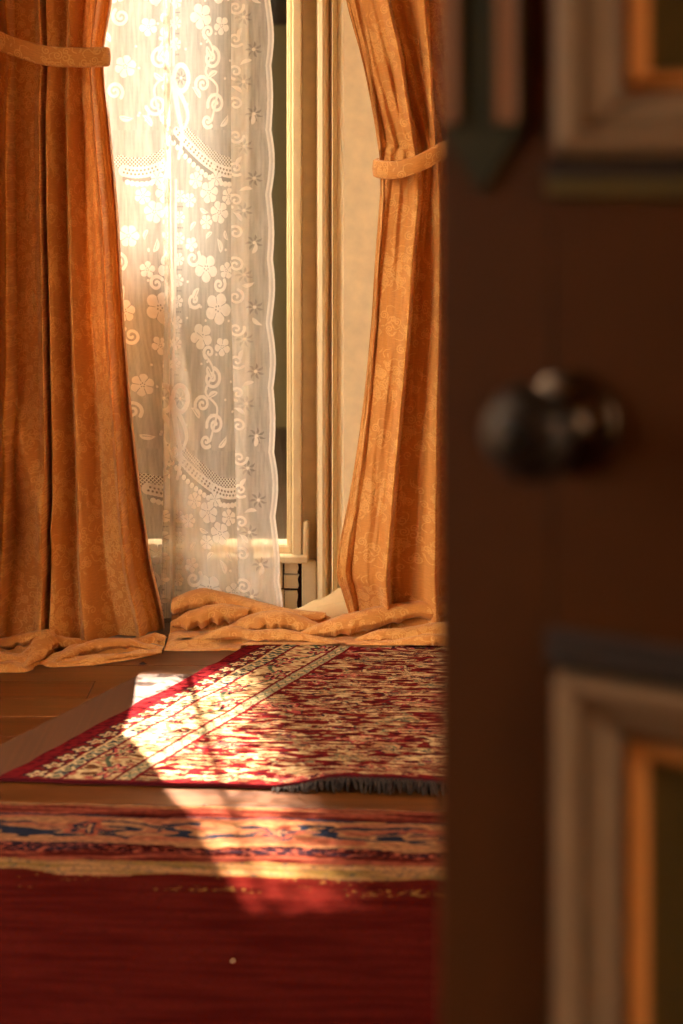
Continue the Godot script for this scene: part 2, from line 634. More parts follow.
func make_materials() -> void:
	var fleck := grain_texture(3, 0.012, 0.93, 1.0)
	var paint := func(called: String, c: Color, rough: float) -> StandardMaterial3D:
		var m := mat(called, c, rough)
		m.albedo_texture = fleck
		m.metallic_specular = 0.25
		m.uv1_triplanar = true
		m.uv1_world_triplanar = true
		m.uv1_scale = Vector3(3, 3, 3)
		return m
	M.cream = paint.call("cream paint", rgb8(250, 224, 178), 0.45)
	M.cream_frame = paint.call("cream frame paint", rgb8(250, 226, 182), 0.5)
	M.wall = paint.call("warm plaster", rgb8(238, 205, 160), 0.8)
	M.ceiling = paint.call("ceiling plaster", rgb8(236, 222, 196), 0.9)
	M.bare = paint.call("bare dark wood", rgb8(86, 44, 20), 0.85)
	M.facade = paint.call("weathered render", rgb8(122, 114, 96), 0.9)
	M.timber = paint.call("weathered timber", rgb8(150, 148, 116), 0.85)
	M.brick_wall = paint.call("brown brick", rgb8(130, 104, 80), 0.9)
	M.stone = paint.call("paving", rgb8(124, 114, 96), 0.9)
	M.roof = paint.call("slate", rgb8(80, 76, 72), 0.8)
	# glass
	M.glass = mat("window glass", Color(0.1, 0.1, 0.1, 0.02), 0.02, 0.3)
	M.glass.transparency = BaseMaterial3D.TRANSPARENCY_ALPHA
	# lace
	M.lace = mat("lace", Color(1, 1, 1), 0.9, 0.2)
	M.lace.albedo_texture = lace_texture()
	M.lace.transparency = BaseMaterial3D.TRANSPARENCY_ALPHA
	M.lace.backlight_enabled = true
	M.lace.backlight = Color(0.42, 0.42, 0.42)
	M.lace.cull_mode = BaseMaterial3D.CULL_DISABLED
	# damask
	var dam := damask_texture()
	M.damask = mat("gold damask", Color(1, 1, 1), 0.62, 0.35)
	M.damask.albedo_texture = dam[0]
	M.damask.heightmap_enabled = true
	M.damask.heightmap_texture = dam[1]
	M.damask.heightmap_scale = 0.05
	M.damask.backlight_enabled = true
	M.damask.backlight = rgb8(86, 62, 40)
	M.damask.rim_enabled = true
	M.damask.rim = 0.25
	M.damask.rim_tint = 0.6
	M.damask.cull_mode = BaseMaterial3D.CULL_DISABLED
	M.lining = mat("cream lining", rgb8(240, 208, 156), 0.9, 0.2)
	M.lining.backlight_enabled = true
	M.lining.backlight = rgb8(180, 160, 130)
	# rugs
	var pile := grain_texture(9, 0.25, 0.0, 1.0, 2)
	M.persian = mat("knotted wool", Color(1, 1, 1), 0.95, 0.15)
	M.persian.albedo_texture = persian_texture()
	M.crimson = mat("crimson wool", Color(1, 1, 1), 0.95, 0.15)
	M.crimson.albedo_texture = crimson_texture()
	for m in [M.persian, M.crimson]:
		m.specular_mode = BaseMaterial3D.SPECULAR_DISABLED
	M.rug_back = mat("dark rug backing", rgb8(52, 30, 22), 0.95)
	M.fringe = mat("worn fringe", rgb8(42, 25, 14), 0.95)
	# floor
	M.plank = []
	for k in 3:
		var m := mat("oak board", [rgb8(255, 255, 255), rgb8(236, 228, 222), rgb8(246, 226, 208)][k], 0.30, 0.5)
		m.albedo_texture = wood_texture(40 + k * 7, Vector3(68, 35, 12), Vector3(112, 63, 25))
		M.plank.append(m)
	M.underlay = mat("thin felt underlay", rgb8(90, 50, 20), 0.6)
	M.underlay.albedo_texture = grain_texture(12, 0.2, 0.8, 1.0, 2)
	# door
	M.door = paint.call("dark stained door", rgb8(72, 36, 8), 0.55)
	M.mould = paint.call("taupe moulding paint", rgb8(128, 99, 72), 0.5)
	M.dark_edge = paint.call("dark slate moulding paint", rgb8(58, 48, 44), 0.5)
	M.gilt = paint.call("gilt bead", rgb8(182, 112, 54), 0.4)
	M.olive = paint.call("olive panel paint", rgb8(92, 76, 42), 0.5)
	M.bronze = mat("dark bronze", rgb8(70, 56, 44), 0.36)
	M.bronze.metallic = 1.0
	M.dark_grip = mat("blackened bronze", rgb8(46, 38, 32), 0.48)
	M.dark_grip.metallic = 0.8
	M.bronze.roughness = 0.26
	M.black_green = paint.call("black green paint", rgb8(50, 46, 30), 0.5)
	M.crumb = mat("dark crumb", rgb8(40, 24, 14), 0.9)
	M.lint = mat("pale lint", rgb8(226, 196, 150), 0.9)

# ------------------------------------------------------------------ setting
func plain_box(called: String, lo: Vector3, hi: Vector3, m: Material, parent: Node, e := 0.002) -> MeshInstance3D:
	return obj(called, box_mesh(lo, hi, e), m, parent)

const WZ := -4.25       # inner face of the window wall
const HEAD := 3.17      # window head
const CEIL := 3.5
const LX := -1.9        # left wall
const RX := 0.95        # right wall
const BZ := 1.3         # wall behind the viewer

func build_room() -> void:
	var wb := struct("wall_back")
	plain_box("masonry", Vector3(LX - 0.2, 0, WZ - 0.14), Vector3(-0.70, CEIL, WZ), M.wall, wb)
	plain_box("masonry", Vector3(-0.06, 0, WZ - 0.14), Vector3(RX + 0.2, CEIL, WZ), M.wall, wb)
	plain_box("masonry", Vector3(-0.70, HEAD, WZ - 0.14), Vector3(-0.06, CEIL, WZ), M.wall, wb)
	# brick outer skin, added unseen to cut sun bounce off this wall
	plain_box("added_brick_skin", Vector3(LX - 0.2, -0.32, WZ - 0.16), Vector3(-0.70, CEIL + 0.2, WZ - 0.141), M.brick_wall, wb)
	plain_box("added_brick_skin", Vector3(-0.06, -0.32, WZ - 0.16), Vector3(RX + 2.0, CEIL + 0.2, WZ - 0.141), M.brick_wall, wb)
	plain_box("added_brick_skin", Vector3(-0.70, HEAD, WZ - 0.16), Vector3(-0.06, CEIL + 0.2, WZ - 0.141), M.brick_wall, wb)
	# added unseen upper storey and wings that keep sky light off the shed
	var wx := struct("wall_outer_added")
	plain_box("added_storey", Vector3(-12, CEIL + 0.2, WZ - 0.16), Vector3(12, 7.5, WZ), M.brick_wall, wx)
	plain_box("added_wing", Vector3(-12, -0.32, WZ - 0.16), Vector3(LX - 0.2, CEIL + 0.2, WZ), M.brick_wall, wx)
	plain_box("added_wing", Vector3(RX + 2.0, -0.32, WZ - 0.16), Vector3(12, CEIL + 0.2, WZ), M.brick_wall, wx)
	var wl := struct("wall_left")
	var zs := [-4.25, -2.8, -1.25, BZ]
	for k in [0, 2]:
		plain_box("masonry", Vector3(LX - 0.2, 0, zs[k]), Vector3(LX, CEIL, zs[k + 1]), M.wall, wl)
	for k in [1]:
		plain_box("masonry", Vector3(LX - 0.2, 0, zs[k]), Vector3(LX, 0.1, zs[k + 1]), M.wall, wl)
		plain_box("masonry", Vector3(LX - 0.2, 2.7, zs[k]), Vector3(LX, CEIL, zs[k + 1]), M.wall, wl)
	# an added unseen wall return that shades the left curtain
	plain_box("added_pier", Vector3(-1.4, 0, -4.25), Vector3(-1.12, CEIL, -3.2), M.wall, wl)
	var wr := struct("wall_right")
	plain_box("masonry", Vector3(RX, 0, -4.25), Vector3(RX + 0.2, CEIL, -0.62), M.wall, wr)
	plain_box("masonry", Vector3(RX, 0, 0.3), Vector3(RX + 0.2, CEIL, BZ), M.wall, wr)
	plain_box("masonry", Vector3(RX, 2.15, -0.62), Vector3(RX + 0.2, CEIL, 0.3), M.wall, wr)
	var wf := struct("wall_front")
	plain_box("masonry", Vector3(LX - 0.2, 0, BZ), Vector3(RX + 0.2, CEIL, BZ + 0.2), M.wall, wf)
	var ce := struct("ceiling")
	plain_box("plaster", Vector3(LX - 0.2, CEIL, WZ - 0.14), Vector3(RX + 2.0, CEIL + 0.2, BZ + 0.2), M.ceiling, ce)
	# the passage beyond the doorway, with a window of its own at its end
	var ha := struct("wall_passage")
	plain_box("masonry", Vector3(RX + 1.8, 0, -1.6), Vector3(RX + 2.0, CEIL, BZ + 0.2), M.wall, ha)
	plain_box("masonry", Vector3(RX + 0.2, 0, -1.8), Vector3(RX + 2.0, CEIL, -1.6), M.wall, ha)
	plain_box("masonry", Vector3(RX + 0.2, 0, BZ), Vector3(RX + 0.4, CEIL, BZ + 0.2), M.wall, ha)
	plain_box("masonry", Vector3(RX + 1.7, 0, BZ), Vector3(RX + 1.8, CEIL, BZ + 0.2), M.wall, ha)
	plain_box("masonry", Vector3(RX + 0.4, 0, BZ), Vector3(RX + 1.7, 0.4, BZ + 0.2), M.wall, ha)
	plain_box("masonry", Vector3(RX + 0.4, 2.6, BZ), Vector3(RX + 1.7, CEIL, BZ + 0.2), M.wall, ha)
	# floor: boards laid along the window wall
	var fl := struct("floor")
	plain_box("subfloor", Vector3(LX - 0.2, -0.3, WZ - 0.14), Vector3(RX + 2.0, -0.024, BZ + 0.2), M.bare, fl)
	var shapes := {}
	var z := WZ
	var row := 0
	while z < BZ - 0.01:
		var wid := 0.118
		var x: float = LX - [0.0, 0.9, 0.4, 1.3][row % 4]
		while x < RX + 1.8:
			var l: float = [1.9, 2.3, 1.6][posmod(row * 7 + int(x * 10), 3)]
			var x0 := maxf(x, LX)
			var x1 := minf(x + l, RX + 1.8)
			if x1 - x0 > 0.05:
				var key := "%.2f_%d" % [x1 - x0, row % 3]
				if not shapes.has(key):
					var st := stool()
					cbox(st, Vector3(0, -0.022, 0), Vector3(x1 - x0 - 0.0016, 0, wid - 0.0018), 0.0012)
					shapes[key] = plank_uv(done(st), row % 3)
				var o := obj("plank", shapes[key], M.plank[posmod(row * 5 + int(x * 3), 3)], fl)
				o.position = Vector3(x0, 0.0006 * (posmod(row * 13 + int(x * 7), 3) - 1), z)
			x += l
		z += wid
		row += 1

func plank_uv(m: ArrayMesh, variant: int) -> ArrayMesh:
	var a := m.surface_get_arrays(0)
	var v: PackedVector3Array = a[Mesh.ARRAY_VERTEX]
	var uv := PackedVector2Array()
	for p in v:
		uv.append(Vector2(p.x * 0.55 + variant * 0.37, p.z * 2.6 + p.y * 2.0 + variant * 0.31))
	a[Mesh.ARRAY_TEX_UV] = uv
	var r := ArrayMesh.new()
	r.add_surface_from_arrays(Mesh.PRIMITIVE_TRIANGLES, a)
	return r

func wxm(px: float) -> float:
	return X(px, 4.25)

func wym(py: float) -> float:
	return Y(py, 4.25)

func build_window() -> void:
	var w := struct("window_1")
	var gx := wxm(287)
	var lx := -0.67
	# hanging stile of the casement: flat with two small steps towards the glass
	plain_box("stile", Vector3(gx + 0.013, wym(558), WZ - 0.05), Vector3(wxm(302), HEAD - 0.03, WZ + 0.040), M.cream_frame, w, 0.003)
	plain_box("glazing_bead", Vector3(gx + 0.005, wym(547), WZ - 0.045), Vector3(gx + 0.0135, HEAD - 0.06, WZ + 0.033), M.cream_frame, w, 0.002)
	plain_box("glazing_bead", Vector3(gx, wym(545), WZ - 0.04), Vector3(gx + 0.0055, HEAD - 0.06, WZ + 0.022), M.cream_frame, w, 0.002)
	plain_box("stile", Vector3(lx, wym(558), WZ - 0.05), Vector3(lx + 0.05, HEAD - 0.03, WZ + 0.035), M.cream_frame, w, 0.003)
	plain_box("top_rail", Vector3(lx + 0.05, HEAD - 0.08, WZ - 0.05), Vector3(gx + 0.005, HEAD - 0.03, WZ + 0.03), M.cream_frame, w, 0.003)
	# bottom rail, its bead and the old putty line
	plain_box("bottom_rail", Vector3(lx + 0.05, wym(558), WZ - 0.05), Vector3(gx + 0.013, wym(543), WZ + 0.026), M.cream_frame, w, 0.004)
	plain_box("weather_bead", Vector3(lx, wym(559), WZ + 0.02), Vector3(wxm(309), wym(551), WZ + 0.052), M.cream_frame, w, 0.004)
	plain_box("weather_bead", Vector3(wxm(303.5), wym(558), WZ + 0.015), Vector3(wxm(309), wym(518), WZ + 0.046), M.cream_frame, w, 0.004)
	# apron below: cracked and flaking paint over bare wood
	plain_box("apron_board", Vector3(lx, 0, WZ - 0.14), Vector3(wxm(302), wym(557), WZ + 0.004), M.bare, w)
	var flakes := [[-0.67, 0.004, 284.5, wym(588.6)], [-0.67, wym(587.2), 283.0, wym(560)]]
	for f in flakes:
		plain_box("paint_layer", Vector3(f[0], f[1], WZ), Vector3(wxm(f[2]), f[3], WZ + 0.014), M.cream_frame, w, 0.002)
	var chips := [[285.0, 298.6, 610.5, 589.6], [284.2, 299.4, 586.6, 573.6], [284.6, 299.2, 572.2, 560.5]]
	for k in chips.size():
		var c: Array = chips[k]
		var st := stool()
		# a flake with a ragged right side
		var p := []
		for q in 6:
			var t := q / 5.0
			p.append(Vector2(wxm(c[1]) - 0.004 * absf(sin(q * 2.3 + k)), lerpf(wym(c[2]), wym(c[3]), t)))
		var zf := WZ + 0.013 + 0.003 * (k % 2)
		for q in 5:
			var l0 := Vector3(wxm(c[0]), p[q].y, zf)
			var l1 := Vector3(wxm(c[0]), p[q + 1].y, zf)
			var r0 := Vector3(p[q].x, p[q].y, zf + 0.003)
			var r1 := Vector3(p[q + 1].x, p[q + 1].y, zf + 0.003)
			quad(st, l0, r0, r1, l1, Vector3(0, 0, 1))
			quad(st, r0, r1, r1 - Vector3(0, 0, 0.016), r0 - Vector3(0, 0, 0.016), Vector3(1, 0, 0))
		var b := zf - 0.012
		quad(st, Vector3(wxm(c[0]), p[5].y, zf), Vector3(p[5].x, p[5].y, zf + 0.003), Vector3(p[5].x, p[5].y, b), Vector3(wxm(c[0]), p[5].y, b), Vector3(0, 1, 0))
		quad(st, Vector3(wxm(c[0]), p[0].y, zf), Vector3(p[0].x, p[0].y, zf + 0.003), Vector3(p[0].x, p[0].y, b), Vector3(wxm(c[0]), p[0].y, b), Vector3(0, -1, 0))
		obj("paint_flake", done(st), M.cream_frame, w)
	plain_box("apron_post", Vector3(wxm(301.8), 0, WZ), Vector3(wxm(317), wym(559), WZ + 0.018), M.cream_frame, w, 0.003)
	# fixed frame behind the casement
	plain_box("frame_jamb", Vector3(wxm(302), 0, WZ - 0.12), Vector3(wxm(318), HEAD, WZ - 0.012), M.cream_frame, w, 0.002)
	plain_box("frame_jamb", Vector3(-0.70, 0, WZ - 0.12), Vector3(lx, HEAD, WZ), M.cream_frame, w, 0.002)
	plain_box("frame_head", Vector3(-0.70, HEAD - 0.03, WZ - 0.12), Vector3(wxm(302), HEAD, WZ), M.cream_frame, w, 0.002)
	plain_box("pane", Vector3(lx + 0.045, wym(546), WZ - 0.022), Vector3(gx + 0.008, HEAD - 0.07, WZ - 0.018), M.glass, w, 0.0005)
	# moulded architrave beside the window
	var t := struct("trim_1")
	var st := stool()
	var prof := [[317.0, -0.012], [317.4, 0.030], [319.0, 0.040], [322.5, 0.043], [325.5, 0.038], [327.5, 0.026], [329.0, 0.008], [331.2, 0.006], [331.8, 0.022], [333.0, 0.024], [334.0, 0.016], [337.0, 0.004], [341.5, 0.003], [342.6, 0.024], [344.0, 0.030], [420.0, 0.030], [421.0, 0.0]]
	for k in prof.size() - 1:
		var a := Vector3(wxm(prof[k][0]), 0, WZ + prof[k][1])
		var b := Vector3(wxm(prof[k + 1][0]), 0, WZ + prof[k + 1][1])
		var out := Vector3(-(b.z - a.z), 0, b.x - a.x)
		quad(st, a, b, b + Vector3(0, CEIL - 0.2, 0), a + Vector3(0, CEIL - 0.2, 0), out)
	obj("architrave", done(st), M.cream, t)
	# the window in the left wall, which lights this corner from the side
	for n in 1:
		var w2 := struct("window_%d" % (n + 2))
		var x0 := LX - 0.14
		var z0 := -2.8
		for k in 3:
			var zz := z0 + k * 0.75
			plain_box("mullion", Vector3(x0, 0.1, zz), Vector3(x0 + 0.06, 2.7, zz + 0.05), M.cream, w2)
			if k < 2:
				plain_box("rail", Vector3(x0, 0.1, zz + 0.05), Vector3(x0 + 0.06, 0.15, zz + 0.75), M.cream, w2)
				plain_box("rail", Vector3(x0, 2.65, zz + 0.05), Vector3(x0 + 0.06, 2.7, zz + 0.75), M.cream, w2)
				plain_box("pane", Vector3(x0 + 0.02, 0.15, zz + 0.05), Vector3(x0 + 0.024, 2.65, zz + 0.75), M.glass, w2, 0.0005)

func build_outside() -> void:
	var g := struct("ground_outside")
	plain_box("paving", Vector3(-40, -0.6, -40), Vector3(40, -0.32, 40), M.stone, g)
	# the house across the yard: its roof line lets the sun in above
	var zf := -10.0
	var h := thing("exterior_house", "grey rendered house in shade across the yard outside the window", "house", Vector3(0, -0.32, zf))
	plain_box("wall", Vector3(-14, 0, -4), Vector3(-1.365, 10.9, 0), M.facade, h, 0.02)
	plain_box("tall_wing", Vector3(-1.365, 0, -4), Vector3(14, 16, 0), M.facade, h, 0.02)
	for k in 2:
		for r in 3:
			var p := Vector3(-6.6 + k * 2.0, 1.0 + r * 3.1, 0.0)
			var f := plain_box("window", p, p + Vector3(1.0, 1.8, 0.05), M.cream, h, 0.01)
			plain_box("window_pane", p + Vector3(0.08, 0.08, 0.03), p + Vector3(0.92, 1.72, 0.06), M.roof, f, 0.005)

	# an added open-fronted shed, put here to darken the view outside
	var sh := thing("added_garden_shed", "added open fronted timber shed that darkens the view outside the window", "shed", Vector3(0, -0.32, -6.2))
	plain_box("roof", Vector3(-5.2, 2.10, -3.3), Vector3(5.2, 2.22, 0.1), M.roof, sh, 0.01)
	for k in 2:
		var x: float = [-5.0, 4.9][k]
		plain_box("side_wall", Vector3(x, 0, -3.2), Vector3(x + 0.1, 2.10, 0), M.timber, sh, 0.005)
	for k in 40:
		plain_box("board", Vector3(-4.9 + k * 0.245, 0, -3.2), Vector3(-4.9 + k * 0.245 + 0.240, 2.10, -3.16), M.timber, sh, 0.006)
	for k in 5:
		plain_box("post", Vector3(-5.0 + k * 2.45, 0, -0.1), Vector3(-4.9 + k * 2.45, 2.10, 0), M.timber, sh, 0.006)

# ------------------------------------------------------------------ curtains
func row_at(tab: Array, py: float) -> Array:
	# smooth interpolation of a row of fold edges
	var k := 0
	while k < tab.size() - 2 and tab[k + 1][0] < py:
		k += 1
	var a: Array = tab[maxi(k - 1, 0)]
	var b: Array = tab[k]
	var c: Array = tab[k + 1]
	var d: Array = tab[mini(k + 2, tab.size() - 1)]
	var t: float = clampf((py - b[0]) / (c[0] - b[0]), 0.0, 1.0)
	var r := []
	for i in b[1].size():
		var mb: float = 0.0 if k == 0 else (c[1][i] - a[1][i]) / (c[0] - a[0]) * (c[0] - b[0])
		var mc: float = 0.0 if k + 2 >= tab.size() else (d[1][i] - b[1][i]) / (d[0] - b[0]) * (c[0] - b[0])
		var t2 := t * t
		var t3 := t2 * t
		r.append((2 * t3 - 3 * t2 + 1) * b[1][i] + (t3 - 2 * t2 + t) * mb + (-2 * t3 + 3 * t2) * c[1][i] + (t3 - t2) * mc)
	return r

func fold(s: float, peak: float) -> float:
	if s < peak:
		return 0.45 * sin(PI * 0.5 * s / peak) + 0.55 * smoothstep(maxf(peak - 0.28, 0.0), peak, s)
	return 0.5 + 0.5 * cos(PI * (s - peak) / (1.0 - peak))

# tab: rows of [picture row at depth dref, fold edges]; amp: depth of each fold; extra(px, py) adds depth
func drape(tab: Array, dref: float, amps: Array, peaks: Array, top: float, tie_py: float, extra: Callable, per := 22, nv := 330) -> ArrayMesh:
	var nf: int = amps.size()
	var nu := nf * per + 1
	var wr := noise(71, 1.0, 3)
	var pts := PackedVector3Array()
	var uvs := PackedVector2Array()
	for j in nv:
		var h := lerpf(top, 0.004, j / (nv - 1.0))
		var py := YH + (EYE - h) * F / dref
		var e := row_at(tab, py)
		var near_tie := exp(-pow((py - tie_py) / 45.0, 2.0))
		for i in nu:
			var f := mini(i / per, nf - 1)
			var s := float(i - f * per) / per
			var px := lerpf(e[f], e[f + 1], s)
			var z: float = amps[f] * fold(s, peaks[f]) * (1.0 - 0.45 * near_tie)
			z += 0.004 * wr.get_noise_2d(i * 0.11, j * 0.035) + 0.0015 * wr.get_noise_2d(i * 0.5, j * 0.12)
			z += extra.call(px, py)
			pts.append(Vector3((px - CX) * dref / F, h, -dref + z))
			uvs.append(Vector2((f + s) * 0.085 / 0.25 + 0.2, -h / 0.25))
	return grid_mesh(pts, uvs, nu, nv)

# cloth heaped on the floor: ridges are polylines of [px, py of the crest, depth, half width]
func heap(ridges: Array, x0: float, x1: float, d0: float, d1: float, base: Callable, seed_: int, rug: float, cell := 0.0035) -> ArrayMesh:
	var nu := int((x1 - x0) / cell) + 1
	var nv := int((d1 - d0) / cell) + 1
	var wr := noise(seed_, 6.0, 1)
	var lines := []
	for r in ridges:
		var l := []
		for p in r:
			l.append([Vector2(X(p[0], p[2]), p[2]), Y(p[1], p[2]), p[3]])
		lines.append(l)
	var pts := PackedVector3Array()
	var uvs := PackedVector2Array()
	var keep := PackedByteArray()
	for j in nv:
		for i in nu:
			var q := Vector2(x0 + i * cell, d1 - j * cell)
			var qq := q + Vector2(0.006 * wr.get_noise_2d(q.x, q.y * 1.5), 0.006 * wr.get_noise_2d(q.x * 1.5 + 9.0, q.y))
			var hh: float = base.call(qq)
			for l in lines:
				for k in l.size() - 1:
					var a: Vector2 = l[k][0]
					var b: Vector2 = l[k + 1][0]
					var ab := b - a
					var t := clampf((qq - a).dot(ab) / ab.length_squared(), 0.0, 1.0)
					var w: float = lerpf(l[k][2], l[k + 1][2], t)
					var off := qq - a - ab * t
					var d := off.length() / (w * (0.6 if off.y < 0.0 else 1.0))
					if d < 1.0:
						var c: float = lerpf(l[k][1], l[k + 1][1], t)
						# a rounded crest that falls away to both sides
						var v: float = 0.82 * c * pow(1.0 - pow(d, 1.9), 0.75)
						var kk := 0.003
						var mx := maxf(hh, v)
						hh = mx + maxf(0.0, kk - absf(hh - v)) * 0.25 if hh > 0.0 else mx
			var on := hh > 0.0005
			keep.append(1 if on else 0)
			if on:
				hh += 0.0035 * wr.get_noise_2d(q.x * 2.0, q.y * 3.0) + 0.0015
			var low := rug if q.y < 4.01 and q.x > -0.583 + 0.455 * (q.y - 3.06) - 0.012 else 0.0
			pts.append(Vector3(q.x, maxf(hh, 0.002 + low) if on else 0.0008 + low, -q.y))
			uvs.append(Vector2(q.x / 0.25, q.y / 0.25 + 0.8 * hh))
	return grid_mesh(pts, uvs, nu, nv, false, keep)

# rolled crests that overhang the heap: a tapering roll of cloth along each ridge
func rolls(m: ArrayMesh, ridges: Array, seed_: int, cut: float, side: float) -> ArrayMesh:
	var wr := noise(seed_, 4.0, 2)
	for r in ridges:
		var n: int = 10 * (r.size() - 1) + 1
		var seg := 14
		var pts := PackedVector3Array()
		var uvs := PackedVector2Array()
		var line := []
		for i in n:
			var t := i / 10.0
			var k := mini(int(t), r.size() - 2)
			var q := []
			for o in [-1, 0, 1, 2]:
				var p: Array = r[clampi(k + o, 0, r.size() - 1)]
				q.append(Vector3(X(p[0], p[2]), Y(p[1], p[2]), -p[2]))
			line.append(q[1].cubic_interpolate(q[2], q[0], q[3], t - k))
		for i in n:
			var c: Vector3 = line[i]
			var tg: Vector3 = (line[mini(i + 1, n - 1)] - line[maxi(i - 1, 0)]).normalized()
			var sd := Vector3(-tg.z, 0, tg.x).normalized()
			if sd.z < 0.0: sd = -sd
			var f := float(i) / (n - 1)
			var taper := pow(sin(PI * clampf(f * 0.94 + 0.03, 0.0, 1.0)), 0.45)
			var rv := minf(0.021, maxf(c.y * 0.44, 0.006)) * taper * (1.0 + 0.3 * wr.get_noise_1d(f * 2.0 + r[0][0]))
			var rh := rv * 1.75
			var mid := Vector3(c.x, c.y - rv * 0.9, c.z) + sd * 0.008
			for j in seg + 1:
				var a := TAU * j / seg
				var wob := 1.0 + 0.10 * wr.get_noise_2d(f * 3.0, j * 0.25)
				var p := mid + sd * cos(a) * rh * wob + Vector3(0, sin(a) * rv * wob, 0)
				p.y = maxf(p.y, 0.0035 + (0.012 if cut > 0.0 else 0.0))
				if cut > 0.0: p.z = maxf(p.z, -4.111)
				p.x = minf(p.x, side) if cut <= 0.0 else maxf(p.x, side)
				pts.append(p)
				uvs.append(Vector2(p.x / 0.25, -p.z / 0.25 + 0.8 * p.y + a * 0.01))
		var g := grid_mesh(pts, uvs, seg + 1, n, true)
		m.add_surface_from_arrays(Mesh.PRIMITIVE_TRIANGLES, g.surface_get_arrays(0))
	return m

func nothing(_p: Vector2) -> float:
	return 0.0

func band(path: Array, w: float, lean := 0.0) -> ArrayMesh:
	# a tie band: path of points, height w, slightly padded
	var pts := PackedVector3Array()
	var uvs := PackedVector2Array()
	var n := 60
	var cross := [[0.0, -0.006], [0.0, 0.0], [0.08, 0.006], [0.5, 0.008], [0.92, 0.006], [1.0, 0.0], [1.0, -0.006]]
	var u := 0.0
	var last := Vector3.ZERO
	var line := []
	for i in n:
		var t := i / (n - 1.0) * (path.size() - 1)
		var k := mini(int(t), path.size() - 2)
		var a: Vector3 = path[maxi(k - 1, 0)]
		var b: Vector3 = path[k]
		var c: Vector3 = path[k + 1]
		var d: Vector3 = path[mini(k + 2, path.size() - 1)]
		line.append(b.cubic_interpolate(c, a, d, t - k))
	for q in cross:
		u = 0.0
		for i in n:
			var p: Vector3 = line[i]
			var tg: Vector3 = (line[mini(i + 1, n - 1)] - line[maxi(i - 1, 0)])
			var out := Vector3(-tg.z, 0, tg.x).normalized()
			if i: u += p.distance_to(last)
			last = p
			pts.append(p + Vector3(0, -w * q[0], 0) + out * q[1] + out * lean * q[0])
			uvs.append(Vector2(u / 0.25, q[0] * w / 0.25))
	return grid_mesh(pts, uvs, n, cross.size())

